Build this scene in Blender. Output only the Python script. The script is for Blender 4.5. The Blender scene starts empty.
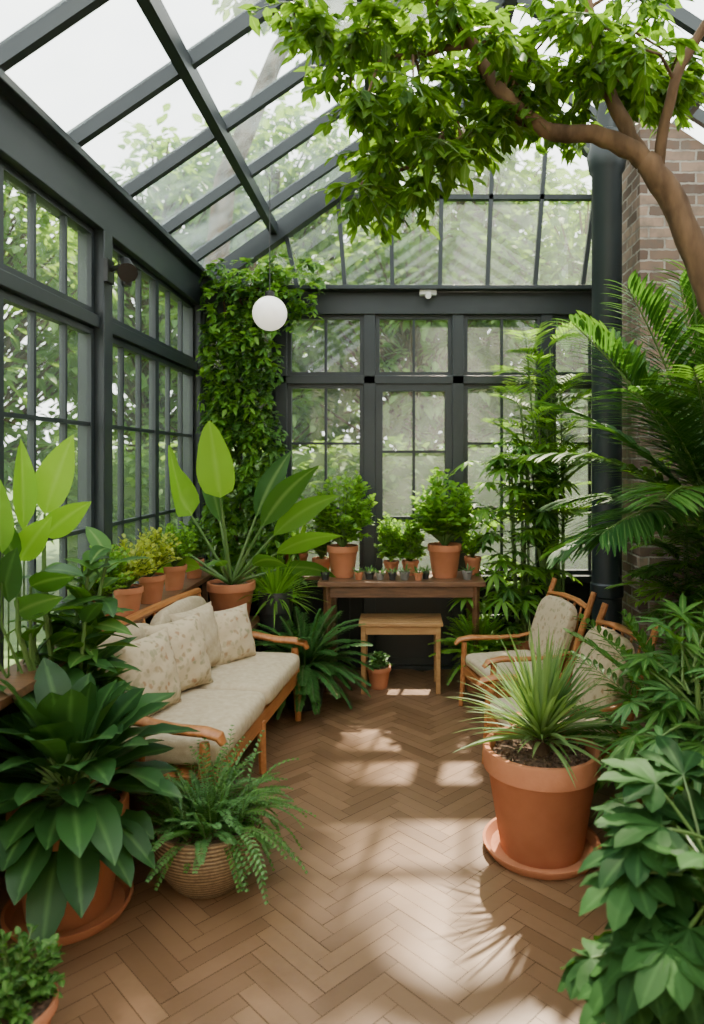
import bpy, math, random
from mathutils import Vector, Matrix
R = random.Random(7)
V = Vector
UP = V((0,0,1))

# ------------------------------------------------------------------ materials
MATS = {}
def nodes_of(name):
    m = bpy.data.materials.new(name); m.use_nodes = True
    nt = m.node_tree; nt.nodes.clear()
    out = nt.nodes.new('ShaderNodeOutputMaterial')
    MATS[name] = m
    return m, nt, out
def N(nt, t, **kw):
    n = nt.nodes.new(t)
    for k, v in kw.items():
        if k in n.inputs: n.inputs[k].default_value = v
        else: setattr(n, k, v)
    return n
def c4(c): return (c[0], c[1], c[2], 1)
def mixc(nt, fac, a, b):
    n = nt.nodes.new('ShaderNodeMix'); n.data_type = 'RGBA'
    for i, v in ((0, fac), (6, a), (7, b)):
        if hasattr(v, 'is_linked'): nt.links.new(v, n.inputs[i])
        else: n.inputs[i].default_value = v
    return n.outputs[2]

def leaf_mat(name, c1, c2, rib=(0.3,0.45,0.12), rough=0.4, trans=0.3, tcol=None, ribmix=0.45, spec=.3):
    m, nt, out = nodes_of(name)
    g = N(nt, 'ShaderNodeNewGeometry')
    col = mixc(nt, g.outputs['Random Per Island'], c4(c1), c4(c2))
    at = N(nt, 'ShaderNodeAttribute', attribute_name='rib')
    mr = N(nt, 'ShaderNodeMapRange'); nt.links.new(at.outputs['Fac'], mr.inputs[0])
    mr.inputs[1].default_value = 0.78; mr.inputs[2].default_value = 1.0; mr.inputs[3].default_value = 0; mr.inputs[4].default_value = ribmix
    col = mixc(nt, mr.outputs[0], col, c4(rib))
    p = N(nt, 'ShaderNodeBsdfPrincipled', Roughness=rough); nt.links.new(col, p.inputs['Base Color'])
    p.inputs['Specular IOR Level'].default_value = spec
    t = N(nt, 'ShaderNodeBsdfTranslucent')
    tc = tcol or (min(1, c2[0]*1.9+.04), min(1, c2[1]*1.9+.06), c2[2]*0.6)
    tcm = mixc(nt, 0.65, col, c4(tc)); nt.links.new(tcm, t.inputs[0])
    mx = N(nt, 'ShaderNodeMixShader'); mx.inputs[0].default_value = trans
    nt.links.new(p.outputs[0], mx.inputs[1]); nt.links.new(t.outputs[0], mx.inputs[2])
    nt.links.new(mx.outputs[0], out.inputs[0]); return m

def noise_mat(name, c1, c2, scale=8, rough=0.7, bump=0.0, detail=6, stretch=(1,1,1), metallic=0, spec=0.5, bscale=None):
    m, nt, out = nodes_of(name)
    tc = N(nt, 'ShaderNodeTexCoord'); mp = N(nt, 'ShaderNodeMapping'); mp.inputs['Scale'].default_value = stretch
    nt.links.new(tc.outputs['Object'], mp.inputs[0])
    n = N(nt, 'ShaderNodeTexNoise', Scale=scale, Detail=detail); nt.links.new(mp.outputs[0], n.inputs['Vector'])
    r = N(nt, 'ShaderNodeMapRange'); r.inputs[1].default_value = .3; r.inputs[2].default_value = .7
    nt.links.new(n.outputs[0], r.inputs[0])
    col = mixc(nt, r.outputs[0], c4(c1), c4(c2))
    p = N(nt, 'ShaderNodeBsdfPrincipled', Roughness=rough, Metallic=metallic); nt.links.new(col, p.inputs['Base Color'])
    p.inputs['Specular IOR Level'].default_value = spec
    if bump:
        b = N(nt, 'ShaderNodeBump', Strength=bump, Distance=0.01)
        if bscale:
            n2 = N(nt, 'ShaderNodeTexNoise', Scale=bscale, Detail=4); nt.links.new(mp.outputs[0], n2.inputs['Vector']); nt.links.new(n2.outputs[0], b.inputs['Height'])
        else: nt.links.new(n.outputs[0], b.inputs['Height'])
        nt.links.new(b.outputs[0], p.inputs['Normal'])
    nt.links.new(p.outputs[0], out.inputs[0]); return m

leaf_mat('leaf_dark', (0.009,0.040,0.009), (0.028,0.088,0.018), rib=(.11,.24,.06), rough=.45, trans=.18)
leaf_mat('leaf_fatsia', (0.010,0.042,0.010), (0.03,0.09,0.02), rib=(.06,.15,.04), rough=.6, trans=.22, spec=.12)
leaf_mat('leaf_mid', (0.02,0.078,0.012), (0.07,0.175,0.028), rough=.48, trans=.32, spec=.25)
leaf_mat('leaf_lush', (0.055,0.165,0.018), (0.17,0.33,0.045), rough=.48, trans=.46, spec=.25)
leaf_mat('leaf_bright', (0.14,0.32,0.02), (0.24,0.44,0.035), rib=(.42,.6,.15), rough=.38, trans=.45)
leaf_mat('leaf_yellow', (0.18,0.28,0.03), (0.40,0.42,0.08), rough=.45, trans=.42)
leaf_mat('leaf_tree', (0.022,0.075,0.007), (0.09,0.185,0.018), rough=.45, trans=.45)
leaf_mat('leaf_palm', (0.015,0.07,0.016), (0.045,0.14,0.032), rough=.45, trans=.3, spec=.2)
leaf_mat('leaf_fern', (0.035,0.11,0.03), (0.10,0.235,0.07), rough=.5, trans=.32)
leaf_mat('leaf_spiky', (0.04,0.11,0.03), (0.20,0.31,0.11), rib=(.38,.48,.2), rough=.5, trans=.3, ribmix=.3, spec=.2)
leaf_mat('leaf_outside', (0.045,0.125,0.03), (0.14,0.24,0.065), rough=.6, trans=.45)
noise_mat('stem_green', (0.05,0.12,0.022), (0.11,0.18,0.045), rough=.5)
noise_mat('bark', (0.045,0.027,0.015), (0.17,0.105,0.06), scale=14, rough=.9, bump=.8, stretch=(1,1,.3), spec=.2)
noise_mat('terracotta', (0.34,0.122,0.055), (0.46,0.18,0.09), scale=5, rough=.78, bump=.12, bscale=60, spec=.25)
noise_mat('pot_dark', (0.018,0.02,0.02), (0.035,0.035,0.035), rough=.5)
noise_mat('soil', (0.03,0.017,0.01), (0.19,0.11,0.07), scale=70, rough=.95, bump=.9)
noise_mat('frame_paint', (0.014,0.020,0.023), (0.023,0.031,0.034), scale=3, rough=.42, spec=.4)
noise_mat('wainscot_paint', (0.009,0.012,0.013), (0.016,0.02,0.021), scale=3, rough=.5, spec=.3)
noise_mat('wood_teak', (0.30,0.105,0.028), (0.44,0.175,0.055), scale=9, rough=.4, stretch=(6,1,6), bump=.05)
noise_mat('wood_dark', (0.08,0.036,0.016), (0.17,0.077,0.036), scale=9, rough=.45, stretch=(1,7,7))
noise_mat('wood_oak', (0.32,0.16,0.056), (0.42,0.23,0.09), scale=9, rough=.5, stretch=(1,7,7))
noise_mat('linen', (0.42,0.335,0.22), (0.51,0.42,0.29), scale=40, rough=.95, bump=.3, bscale=220, spec=.1)
noise_mat('ground_grass', (0.05,0.11,0.02), (0.13,0.2,0.05), scale=2, rough=.9)
noise_mat('black_metal', (0.015,0.015,0.016), (0.03,0.03,0.03), rough=.35, metallic=.4)
noise_mat('white_plastic', (0.75,0.75,0.73), (0.85,0.85,0.83), rough=.4)
noise_mat('clay_grey', (0.12,0.115,0.1), (0.22,0.2,0.18), scale=12, rough=.8)
noise_mat('plaster', (0.60,0.57,0.50), (0.68,0.65,0.58), scale=3, rough=.9)

def basket():
    m, nt, out = nodes_of('woven_basket')
    tc = N(nt, 'ShaderNodeTexCoord')
    w1 = N(nt, 'ShaderNodeTexWave', Scale=26.0, Distortion=1.2); w1.bands_direction='Z'; nt.links.new(tc.outputs['Object'], w1.inputs['Vector'])
    n = N(nt, 'ShaderNodeTexNoise', Scale=70.0, Detail=3.0); nt.links.new(tc.outputs['Object'], n.inputs['Vector'])
    f = N(nt, 'ShaderNodeMath', operation='MULTIPLY'); nt.links.new(w1.outputs['Fac'], f.inputs[0]); nt.links.new(n.outputs[0], f.inputs[1])
    r = N(nt, 'ShaderNodeMapRange'); r.inputs[1].default_value=.08; r.inputs[2].default_value=.5; nt.links.new(f.outputs[0], r.inputs[0])
    col = mixc(nt, r.outputs[0], (.10,.058,.026,1), (.28,.185,.095,1))
    p = N(nt, 'ShaderNodeBsdfPrincipled', Roughness=.8); nt.links.new(col, p.inputs['Base Color'])
    b = N(nt, 'ShaderNodeBump', Strength=.6, Distance=.006); nt.links.new(f.outputs[0], b.inputs['Height']); nt.links.new(b.outputs[0], p.inputs['Normal'])
    nt.links.new(p.outputs[0], out.inputs[0])
basket()

def floral():
    m, nt, out = nodes_of('floral_fabric')
    tc = N(nt, 'ShaderNodeTexCoord')
    nz = N(nt, 'ShaderNodeTexNoise', Scale=18.0, Detail=3.0); nt.links.new(tc.outputs['Object'], nz.inputs['Vector'])
    ml = N(nt, 'ShaderNodeVectorMath', operation='SCALE'); ml.inputs['Scale'].default_value=.07; nt.links.new(nz.outputs['Color'], ml.inputs[0])
    ad = N(nt, 'ShaderNodeVectorMath', operation='ADD'); nt.links.new(tc.outputs['Object'], ad.inputs[0]); nt.links.new(ml.outputs[0], ad.inputs[1])
    v = N(nt, 'ShaderNodeTexVoronoi', Scale=34.0); nt.links.new(ad.outputs[0], v.inputs['Vector'])
    r = N(nt, 'ShaderNodeMapRange'); r.inputs[1].default_value=.3; r.inputs[2].default_value=.55; r.inputs[3].default_value=1; r.inputs[4].default_value=0
    nt.links.new(v.outputs['Distance'], r.inputs[0])
    pal = N(nt, 'ShaderNodeValToRGB'); sp = N(nt, 'ShaderNodeSeparateColor'); nt.links.new(v.outputs['Color'], sp.inputs[0]); nt.links.new(sp.outputs[0], pal.inputs[0])
    e = pal.color_ramp.elements; e[0].color=(.30,.15,.075,1); e[1].color=(.46,.36,.24,1); e[1].position=.8
    x=e.new(.35); x.color=(.22,.215,.12,1)
    col = mixc(nt, r.outputs[0], (.48,.385,.26,1), pal.outputs[0])
    col2 = mixc(nt, 0.25, col, (.48,.385,.26,1))
    p = N(nt, 'ShaderNodeBsdfPrincipled', Roughness=.95); nt.links.new(col2, p.inputs['Base Color']); p.inputs['Specular IOR Level'].default_value=.1
    nt.links.new(p.outputs[0], out.inputs[0])
floral()

def parquet():
    m, nt, out = nodes_of('parquet_oak')
    g = N(nt, 'ShaderNodeNewGeometry')
    tc = N(nt, 'ShaderNodeTexCoord')
    n = N(nt, 'ShaderNodeTexNoise', Scale=28.0, Detail=5.0); nt.links.new(tc.outputs['Object'], n.inputs['Vector'])
    n2 = N(nt, 'ShaderNodeTexNoise', Scale=1.6, Detail=3.0); nt.links.new(tc.outputs['Object'], n2.inputs['Vector'])
    col = mixc(nt, g.outputs['Random Per Island'], (.105,.053,.025,1), (.215,.12,.062,1))
    f = N(nt, 'ShaderNodeMath', operation='MULTIPLY'); f.inputs[1].default_value=.6; nt.links.new(n.outputs[0], f.inputs[0])
    col = mixc(nt, f.outputs[0], col, (.14,.074,.036,1))
    f2 = N(nt, 'ShaderNodeMath', operation='MULTIPLY'); f2.inputs[1].default_value=.4; nt.links.new(n2.outputs[0], f2.inputs[0])
    col = mixc(nt, f2.outputs[0], col, (.18,.098,.048,1))
    p = N(nt, 'ShaderNodeBsdfPrincipled'); nt.links.new(col, p.inputs['Base Color']); p.inputs['Specular IOR Level'].default_value=.4
    mr = N(nt, 'ShaderNodeMapRange'); mr.inputs[3].default_value=.26; mr.inputs[4].default_value=.46; nt.links.new(n2.outputs[0], mr.inputs[0]); nt.links.new(mr.outputs[0], p.inputs['Roughness'])
    b = N(nt, 'ShaderNodeBump', Strength=.15, Distance=.003); nt.links.new(n.outputs[0], b.inputs['Height']); nt.links.new(b.outputs[0], p.inputs['Normal'])
    nt.links.new(p.outputs[0], out.inputs[0])
parquet()
noise_mat('parquet_gap', (0.04,0.02,0.010), (0.055,0.028,0.013), rough=.9)

def brick():
    m, nt, out = nodes_of('brick')
    tc = N(nt, 'ShaderNodeTexCoord'); s = N(nt, 'ShaderNodeSeparateXYZ'); nt.links.new(tc.outputs['Object'], s.inputs[0])
    a = N(nt, 'ShaderNodeMath', operation='ADD'); nt.links.new(s.outputs[0], a.inputs[0]); nt.links.new(s.outputs[1], a.inputs[1])
    c = N(nt, 'ShaderNodeCombineXYZ'); nt.links.new(a.outputs[0], c.inputs[0]); nt.links.new(s.outputs[2], c.inputs[1])
    nd = N(nt, 'ShaderNodeTexNoise', Scale=25.0, Detail=3.0); nt.links.new(tc.outputs['Object'], nd.inputs['Vector'])
    ms = N(nt, 'ShaderNodeVectorMath', operation='SCALE'); ms.inputs['Scale'].default_value=.016; nt.links.new(nd.outputs['Color'], ms.inputs[0])
    ad = N(nt, 'ShaderNodeVectorMath', operation='ADD'); nt.links.new(c.outputs[0], ad.inputs[0]); nt.links.new(ms.outputs[0], ad.inputs[1])
    b = N(nt, 'ShaderNodeTexBrick', Scale=1.0)
    b.inputs['Brick Width'].default_value=.19; b.inputs['Row Height'].default_value=.066; b.inputs['Mortar Size'].default_value=.007; b.inputs['Mortar Smooth'].default_value=.3
    b.inputs['Color1'].default_value=(.12,.078,.06,1); b.inputs['Color2'].default_value=(.34,.235,.175,1); b.inputs['Mortar'].default_value=(.36,.325,.28,1)
    nt.links.new(ad.outputs[0], b.inputs['Vector'])
    n = N(nt, 'ShaderNodeTexNoise', Scale=14.0, Detail=6.0); nt.links.new(tc.outputs['Object'], n.inputs['Vector'])
    mr = N(nt, 'ShaderNodeMapRange'); mr.inputs[1].default_value=.42; mr.inputs[2].default_value=.72; mr.inputs[4].default_value=.7; nt.links.new(n.outputs[0], mr.inputs[0])
    col = mixc(nt, mr.outputs[0], b.outputs[0], (.13,.11,.095,1))
    p = N(nt, 'ShaderNodeBsdfPrincipled', Roughness=.9); nt.links.new(col, p.inputs['Base Color']); p.inputs['Specular IOR Level'].default_value=.2
    bp = N(nt, 'ShaderNodeBump', Strength=.9, Distance=.012); bp.invert=True; nt.links.new(b.outputs['Fac'], bp.inputs['Height']); nt.links.new(bp.outputs[0], p.inputs['Normal'])
    nt.links.new(p.outputs[0], out.inputs[0])
brick()

def glass(name, lo, hi, scale):
    m, nt, out = nodes_of(name)
    tc = N(nt, 'ShaderNodeTexCoord'); n = N(nt, 'ShaderNodeTexNoise', Scale=scale, Detail=8.0); nt.links.new(tc.outputs['Object'], n.inputs['Vector'])
    mr = N(nt, 'ShaderNodeMapRange'); mr.inputs[1].default_value=.35; mr.inputs[2].default_value=.7; mr.inputs[3].default_value=lo; mr.inputs[4].default_value=hi
    nt.links.new(n.outputs[0], mr.inputs[0])
    t = N(nt, 'ShaderNodeBsdfTransparent'); t.inputs[0].default_value=(.95,.975,.97,1)
    d = N(nt, 'ShaderNodeBsdfTranslucent'); d.inputs[0].default_value=(.80,.92,.86,1)
    mx = N(nt, 'ShaderNodeMixShader'); nt.links.new(mr.outputs[0], mx.inputs[0]); nt.links.new(t.outputs[0], mx.inputs[1]); nt.links.new(d.outputs[0], mx.inputs[2])
    gl = N(nt, 'ShaderNodeBsdfGlossy', Roughness=.03); mx2 = N(nt, 'ShaderNodeMixShader'); mx2.inputs[0].default_value=.05
    nt.links.new(mx.outputs[0], mx2.inputs[1]); nt.links.new(gl.outputs[0], mx2.inputs[2])
    nt.links.new(mx2.outputs[0], out.inputs[0])
glass('glass_window', .05, .11, 2.0)
glass('glass_roof', .06, .24, 5.0)

def lamp_mat():
    m, nt, out = nodes_of('opal_glass')
    p = N(nt, 'ShaderNodeBsdfPrincipled', Roughness=.2); p.inputs['Base Color'].default_value=(.85,.82,.76,1)
    p.inputs['Emission Color'].default_value=(1,.92,.80,1); p.inputs['Emission Strength'].default_value=.9
    nt.links.new(p.outputs[0], out.inputs[0])
lamp_mat()

# ------------------------------------------------------------------ mesh builder
XL,XR,YB,YF=-1.48,2.2,5.1,-0.9
class MB:
    def __init__(s): s.v=[]; s.f=[]; s.m=[]; s.r=[]; s.slots=[]
    def mi(s, mat):
        if mat not in s.slots: s.slots.append(mat)
        return s.slots.index(mat)
    def add(s, verts, faces, mat, rib=None):
        o=len(s.v); s.v.extend([tuple(p) for p in verts]); k=s.mi(mat)
        s.r.extend(rib if rib else [0.0]*len(verts))
        for f in faces: s.f.append(tuple(i+o for i in f)); s.m.append(k)
    def build(s, name, loc=None, rotz=0, bevel=0, parent=None, clamp=False, scale=1):
        if clamp:
            a=XL+.12; b=YB-.12; c=XR-.14
            s.v=[(x if x>a else a+(x-a)*.25, y if y<b else b+(y-b)*.2, z) for x,y,z in s.v]
            s.v=[(min(max(x,XL+.06),XR-.03), min(y,YB-.07), z) for x,y,z in s.v]
        me=bpy.data.meshes.new(name); me.from_pydata(s.v,[],s.f)
        for sl in s.slots: me.materials.append(MATS[sl])
        me.polygons.foreach_set('material_index', s.m)
        me.polygons.foreach_set('use_smooth', [True]*len(s.f))
        at=me.attributes.new('rib','FLOAT','POINT'); at.data.foreach_set('value', s.r)
        me.update()
        me.set_sharp_from_angle(angle=math.radians(42))
        ob=bpy.data.objects.new(name, me); bpy.context.scene.collection.objects.link(ob)
        if loc: ob.location=loc
        ob.rotation_euler[2]=rotz; ob.scale=(scale,)*3
        if bevel:
            b=ob.modifiers.new('bevel','BEVEL'); b.width=bevel; b.segments=2; b.limit_method='ANGLE'; b.angle_limit=math.radians(50)
        if parent: ob.parent=parent
        return ob

def box(mb, c, s, mat, M=None):
    c=V(c); h=V(s)/2
    vs=[V((x*h.x,y*h.y,z*h.z)) for x in(-1,1) for y in(-1,1) for z in(-1,1)]
    if M is not None: vs=[M@p for p in vs]
    vs=[p+c for p in vs]
    mb.add(vs,[(0,1,3,2),(4,6,7,5),(0,4,5,1),(2,3,7,6),(0,2,6,4),(1,5,7,3)],mat)
def beam(mb, a, b, w, h, mat, up=UP):
    a=V(a); b=V(b); d=(b-a).normalized(); s=d.cross(up)
    if s.length<.01: s=d.cross(V((0,1,0)))
    s.normalize(); n=s.cross(d)
    vs=[p+s*(i*w/2)+n*(j*h/2) for p in (a,b) for i,j in((-1,-1),(1,-1),(1,1),(-1,1))]
    mb.add(vs,[(3,2,1,0),(4,5,6,7),(0,1,5,4),(1,2,6,5),(2,3,7,6),(3,0,4,7)],mat)
def tube(mb, pts, rad, mat, n=6, flat=1.0, cap=True):
    pts=[V(p) for p in pts]
    if not hasattr(rad,'__len__'): rad=[rad]*len(pts)
    vs=[]; fs=[]; s=None
    for i,p in enumerate(pts):
        d=(pts[min(i+1,len(pts)-1)]-pts[max(i-1,0)]).normalized()
        if s is None:
            s=d.cross(UP)
            if s.length<.05: s=d.cross(V((0,1,0)))
        s=(s-d*s.dot(d)).normalized(); t=s.cross(d)
        for k in range(n):
            a=2*math.pi*k/n; vs.append(p+s*math.cos(a)*rad[i]+t*math.sin(a)*rad[i]*flat)
    for i in range(len(pts)-1):
        for k in range(n):
            a=i*n+k; b=i*n+(k+1)%n; fs.append((a,b,b+n,a+n))
    if cap:
        fs.append(tuple(range(n))[::-1]); fs.append(tuple(range((len(pts)-1)*n,len(pts)*n)))
    mb.add(vs,fs,mat)
def lathe(mb, c, prof, mat, n=32, jit=0):
    c=V(c); vs=[]; fs=[]
    for (r,z) in prof:
        for k in range(n):
            a=2*math.pi*k/n; j=R.uniform(-jit,jit)
            vs.append(c+V((r*math.cos(a),r*math.sin(a),z+j)))
    for i in range(len(prof)-1):
        for k in range(n):
            a=i*n+k; b=i*n+(k+1)%n; fs.append((a,b,b+n,a+n))
    mb.add(vs,fs,mat)
def saucer(mb,c,r,mat='terracotta',n=48):
    lathe(mb,c,[(0.001,0),(r*.9,0),(r,.03),(r,.038),(r*.95,.038),(r*.86,.012),(0.001,.012)],mat,n)
def pot(mb, c, r, h, mat='terracotta', taper=.72, sauc=0, rim=True, n=36):
    c=V(c); z0=0
    if sauc: saucer(mb,c,sauc); z0=.012
    rb=r*taper
    if rim:
        pr=[(0.001,z0),(rb*.96,z0),(rb,z0+.01),(r*.93,h*.8),(r*.935,h*.8+.001),(r,h*.805),(r,h*.985),(r*.985,h),(r*.91,h),(r*.89,h*.985),(r*.87,h*.88)]
    else:
        pr=[(0.001,z0),(rb,z0),(rb*1.2,h*.1),(r*.95,h*.4),(r*1.05,h*.68),(r*1.02,h*.9),(r*1.0,h),(r*.94,h),(r*.9,h*.9)]
    lathe(mb,c,pr,mat,n)
    lathe(mb,c,[(r*.89,h*.9),(r*.6,h*.915),(r*.3,h*.92),(0.001,h*.925)],'soil',n if n<20 else 40,jit=.006)
    return c+V((0,0,h*.92))
def superbox(mb, c, s, mat, M=None, e=.25, nu=28, nv=16, puff=.12, ev=.35):
    c=V(c); vs=[]; fs=[]
    def sp(x,p): return math.copysign(abs(x)**p, x)
    for i in range(nv+1):
        v=-math.pi/2+math.pi*i/nv
        for k in range(nu):
            u=2*math.pi*(k+.5)/nu
            p=V((s[0]/2*sp(math.cos(v),ev)*sp(math.cos(u),e), s[1]/2*sp(math.cos(v),ev)*sp(math.sin(u),e), s[2]/2*sp(math.sin(v),.6)))
            p.z*=1+puff*(1-(2*p.x/s[0])**2)*(1-(2*p.y/s[1])**2)
            if M is not None: p=M@p
            vs.append(p+c)
    for i in range(nv):
        for k in range(nu):
            a=i*nu+k; b=i*nu+(k+1)%nu; fs.append((a,b,b+nu,a+nu))
    mb.add(vs,fs,mat)
def pillow(mb, c, w, h, t, mat, M):
    n=14; c=V(c); vs=[]; fs=[]
    for sg in (1,-1):
        o=len(vs)
        for i in range(n+1):
            for j in range(n+1):
                u=-1+2*i/n; v=-1+2*j/n
                z=sg*t/2*(max(0,(1-u*u))*max(0,(1-v*v)))**.42
                x=u*w/2*(1-.08*(1-v*v)); y=v*h/2*(1-.08*(1-u*u))
                vs.append(c+M@V((x,y,z+.004*math.sin(9*u+4*v))))
        for i in range(n):
            for j in range(n):
                a=o+i*(n+1)+j; q=(a,a+n+1,a+n+2,a+1); fs.append(q if sg>0 else q[::-1])
    mb.add(vs,fs,mat)

# ------------------------------------------------------------------ foliage
PROF = {
 'ov': lambda t: math.sin(math.pi*min(1,t)**.75)**.85 if 0<t<1 else 0,
 'lan': lambda t: math.sin(math.pi*t**.8)**1.0 if 0<t<1 else 0,
 'ob': lambda t: (math.sin(math.pi*t**1.35)**.8 + .1*(1-t)) if 0<t<1 else (.06 if t==0 else 0),
 'strap': lambda t: (min(1,.45+t*4)*(1-t**2.5)) ,
 'pad': lambda t: math.sin(math.pi*t**.62)**.6 if 0<t<1 else 0,
}
def leaf(mb, base, d, L, W, mat, droop=.6, seg=5, fold=.2, prof='ov', roll=0, wav=0, side=None):
    p=V(base); d=V(d).normalized()
    if side is not None: side=V(side); side=(side-d*side.dot(d)).normalized()
    else:
        side=d.cross(UP)
        if side.length<.1: side=V((R.uniform(-1,1),R.uniform(-1,1),0))
        side.normalize()
    if roll: side=Matrix.Rotation(roll,3,d)@side
    vs=[]; rb=[]; fs=[]; st=L/seg; f=PROF[prof]; ph=R.uniform(0,6)
    for i in range(seg+1):
        t=i/seg; nrm=side.cross(d).normalized(); w=max(f(t),.015)*W/2
        lift=nrm*(w*fold); wv=nrm*(math.sin(ph+t*13)*wav*w) if wav else V((0,0,0)); wv2=nrm*(math.sin(ph+2+t*11)*wav*w) if wav else wv
        vs+= [p-side*w+lift+wv, p.copy(), p+side*w+lift+wv2]; rb+=[0.,1.,0.]
        if i<seg:
            d=(d+V((0,0,-droop/seg))).normalized(); side=(side-d*side.dot(d)).normalized(); p=p+d*st
    for i in range(seg):
        a=i*3; fs+=[(a,a+1,a+4,a+3),(a+1,a+2,a+5,a+4)]
    mb.add(vs,fs,mat,rb)
def sleaf(mb, base, d, L, W, mat, fold=.2):
    p=V(base); d=V(d).normalized(); side=d.cross(V((R.uniform(-.5,.5),R.uniform(-.5,.5),1))).normalized(); n=side.cross(d)
    a=p+d*L*.35; b=p+d*L*.7-UP*(L*.06); e=p+d*L-UP*(L*.15)
    w=W/2; l=n*(w*fold)
    mb.add([p,a-side*w+l,a,a+side*w+l,b-side*w*.75+l,b,b+side*w*.75+l,e],
           [(0,2,1),(0,3,2),(1,2,5,4),(2,3,6,5),(4,5,7),(5,6,7)],mat,[1.,0,1.,0,0,1.,0,1.])
def rdir(az, el): return V((math.cos(az)*math.cos(el), math.sin(az)*math.cos(el), math.sin(el)))
def curve_pts(a, d, L, droop, n):
    p=V(a); d=V(d).normalized(); out=[p.copy()]; ds=[d.copy()]
    for i in range(n):
        d=(d+V((0,0,-droop/n))).normalized(); p=p+d*(L/n); out.append(p.copy()); ds.append(d.copy())
    return out, ds
def rosette(mb, c, n, L, W, el, droop, mat, prof='strap', seg=7, fold=.25, r0=.02, pet=0, wav=0, azr=None, rise=0):
    for i in range(n):
        k=i/max(1,n-1); az=i*2.39996+R.uniform(-.25,.25) if azr is None else R.uniform(*azr)
        e=math.radians(el[0]+(el[1]-el[0])*k+R.uniform(-7,7)); l=R.uniform(*L); w=W*R.uniform(.8,1.15)
        d=rdir(az,e); b=V(c)+V((math.cos(az)*r0,math.sin(az)*r0,rise*k))
        dr=R.uniform(*droop)
        if pet:
            pl=pet*R.uniform(.7,1.2); ps,ds=curve_pts(b,d,pl,dr*.25,3); tube(mb,ps,[.008,.006,.005,.004],'stem_green',5,cap=False); b=ps[-1]; d=ds[-1]
        leaf(mb,b,d,l,w,mat,dr,seg,fold,prof,roll=R.uniform(-.25,.25),wav=wav)
def bush(mb, c, rx, ry, rz, nb, nl, L, W, mat, big=False, stem='stem_green', lift=.0, droop=.5, prof='ov', sr=.005, start=.3, updir=.3, seg=4, umin=-.45):
    c=V(c)
    for i in range(nb):
        u=R.uniform(umin,1); a=R.uniform(0,2*math.pi); s=math.sqrt(max(0,1-u*u)); q=R.uniform(.65,1.0)
        e=c+V((rx*s*math.cos(a)*q, ry*s*math.sin(a)*q, lift+rz*u*q))
        mid=c.lerp(e,.5)+V((R.uniform(-.1,.1)*rx,R.uniform(-.1,.1)*ry,rz*.22))
        pts=[]
        for k in range(6):
            t=k/5; pts.append(c*(1-t)**2+mid*2*t*(1-t)+e*t*t)
        tube(mb,pts,[sr*(1-.13*k) for k in range(6)],stem,4,cap=False)
        for j in range(nl):
            t=start+(1-start)*(j+R.random())/nl; t=min(t,1)
            p=c*(1-t)**2+mid*2*t*(1-t)+e*t*t; tg=((mid-c)*(1-t)+(e-mid)*t).normalized()
            az=j*2.4+R.uniform(-.4,.4); d=(tg*.5+rdir(az,R.uniform(-.3,.6))+UP*updir*.5).normalized()
            l=R.uniform(*L); 
            if big: leaf(mb,p,d,l,W*R.uniform(.8,1.2),mat,droop,seg,.2,prof,roll=R.uniform(-.5,.5))
            else: sleaf(mb,p,d,l,W*R.uniform(.8,1.2),mat)
def frond(mb, base, d, L, droop, ll, lw, n, mat, bare=.15, ldroop=.4, rs=.006, fwd=.55, vshape=.25, seg=3, stem='stem_green'):
    m=12; pts,ds=curve_pts(base,d,L,droop,m)
    tube(mb,pts,[rs*(1-.75*k/m) for k in range(m+1)],stem,5,cap=False)
    for j in range(n):
        t=bare+(1-bare)*(j+.5)/n; x=t*m; i=min(m-1,int(x)); p=pts[i].lerp(pts[i+1],x-i); dd=ds[i].lerp(ds[i+1],x-i).normalized()
        side=dd.cross(UP)
        if side.length<.1: side=V((1,0,0))
        side.normalize(); nr=side.cross(dd)
        k=math.sin(math.pi*(0.12+.83*(t-bare)/(1-bare)))**.6
        for sg in(-1,1):
            q=(side*sg+dd*(fwd+R.uniform(-.12,.12)+.5*t)+nr*(vshape+R.uniform(-.1,.1))).normalized()
            leaf(mb,p,q,ll*k*R.uniform(.88,1.08),lw,mat,ldroop,seg,.2,'lan')
def fernplant(mb, c, n, L, el, droop, ll, lw, nl, mat, **kw):
    for i in range(n):
        k=i/max(1,n-1); az=i*2.39996+R.uniform(-.3,.3); e=math.radians(el[0]+(el[1]-el[0])*k+R.uniform(-8,8))
        frond(mb, V(c)+rdir(az,0)*.02, rdir(az,e), R.uniform(*L), R.uniform(*droop), ll, lw, nl, mat, **kw)
def palmate(mb, base, d, pl, n, ll, lw, mat, droop=.5, spread=2.3, prof='lan', seg=4, wav=0):
    pts,ds=curve_pts(base,d,pl,.5,4); tube(mb,pts,[.005,.0045,.004,.0035,.003],'stem_green',5,cap=False)
    p=pts[-1]; f=ds[-1]; f=(f+V((0,0,-.35))).normalized(); side=f.cross(UP)
    if side.length<.1: side=V((1,0,0))
    side.normalize(); 
    for i in range(n):
        a=-spread+2*spread*i/(n-1)
        q=f*math.cos(a)+side*math.sin(a)
        leaf(mb,p,q,ll*(1-.35*abs(a)/spread)*R.uniform(.9,1.08),lw,mat,droop,seg,.18,prof,wav=wav)

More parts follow.
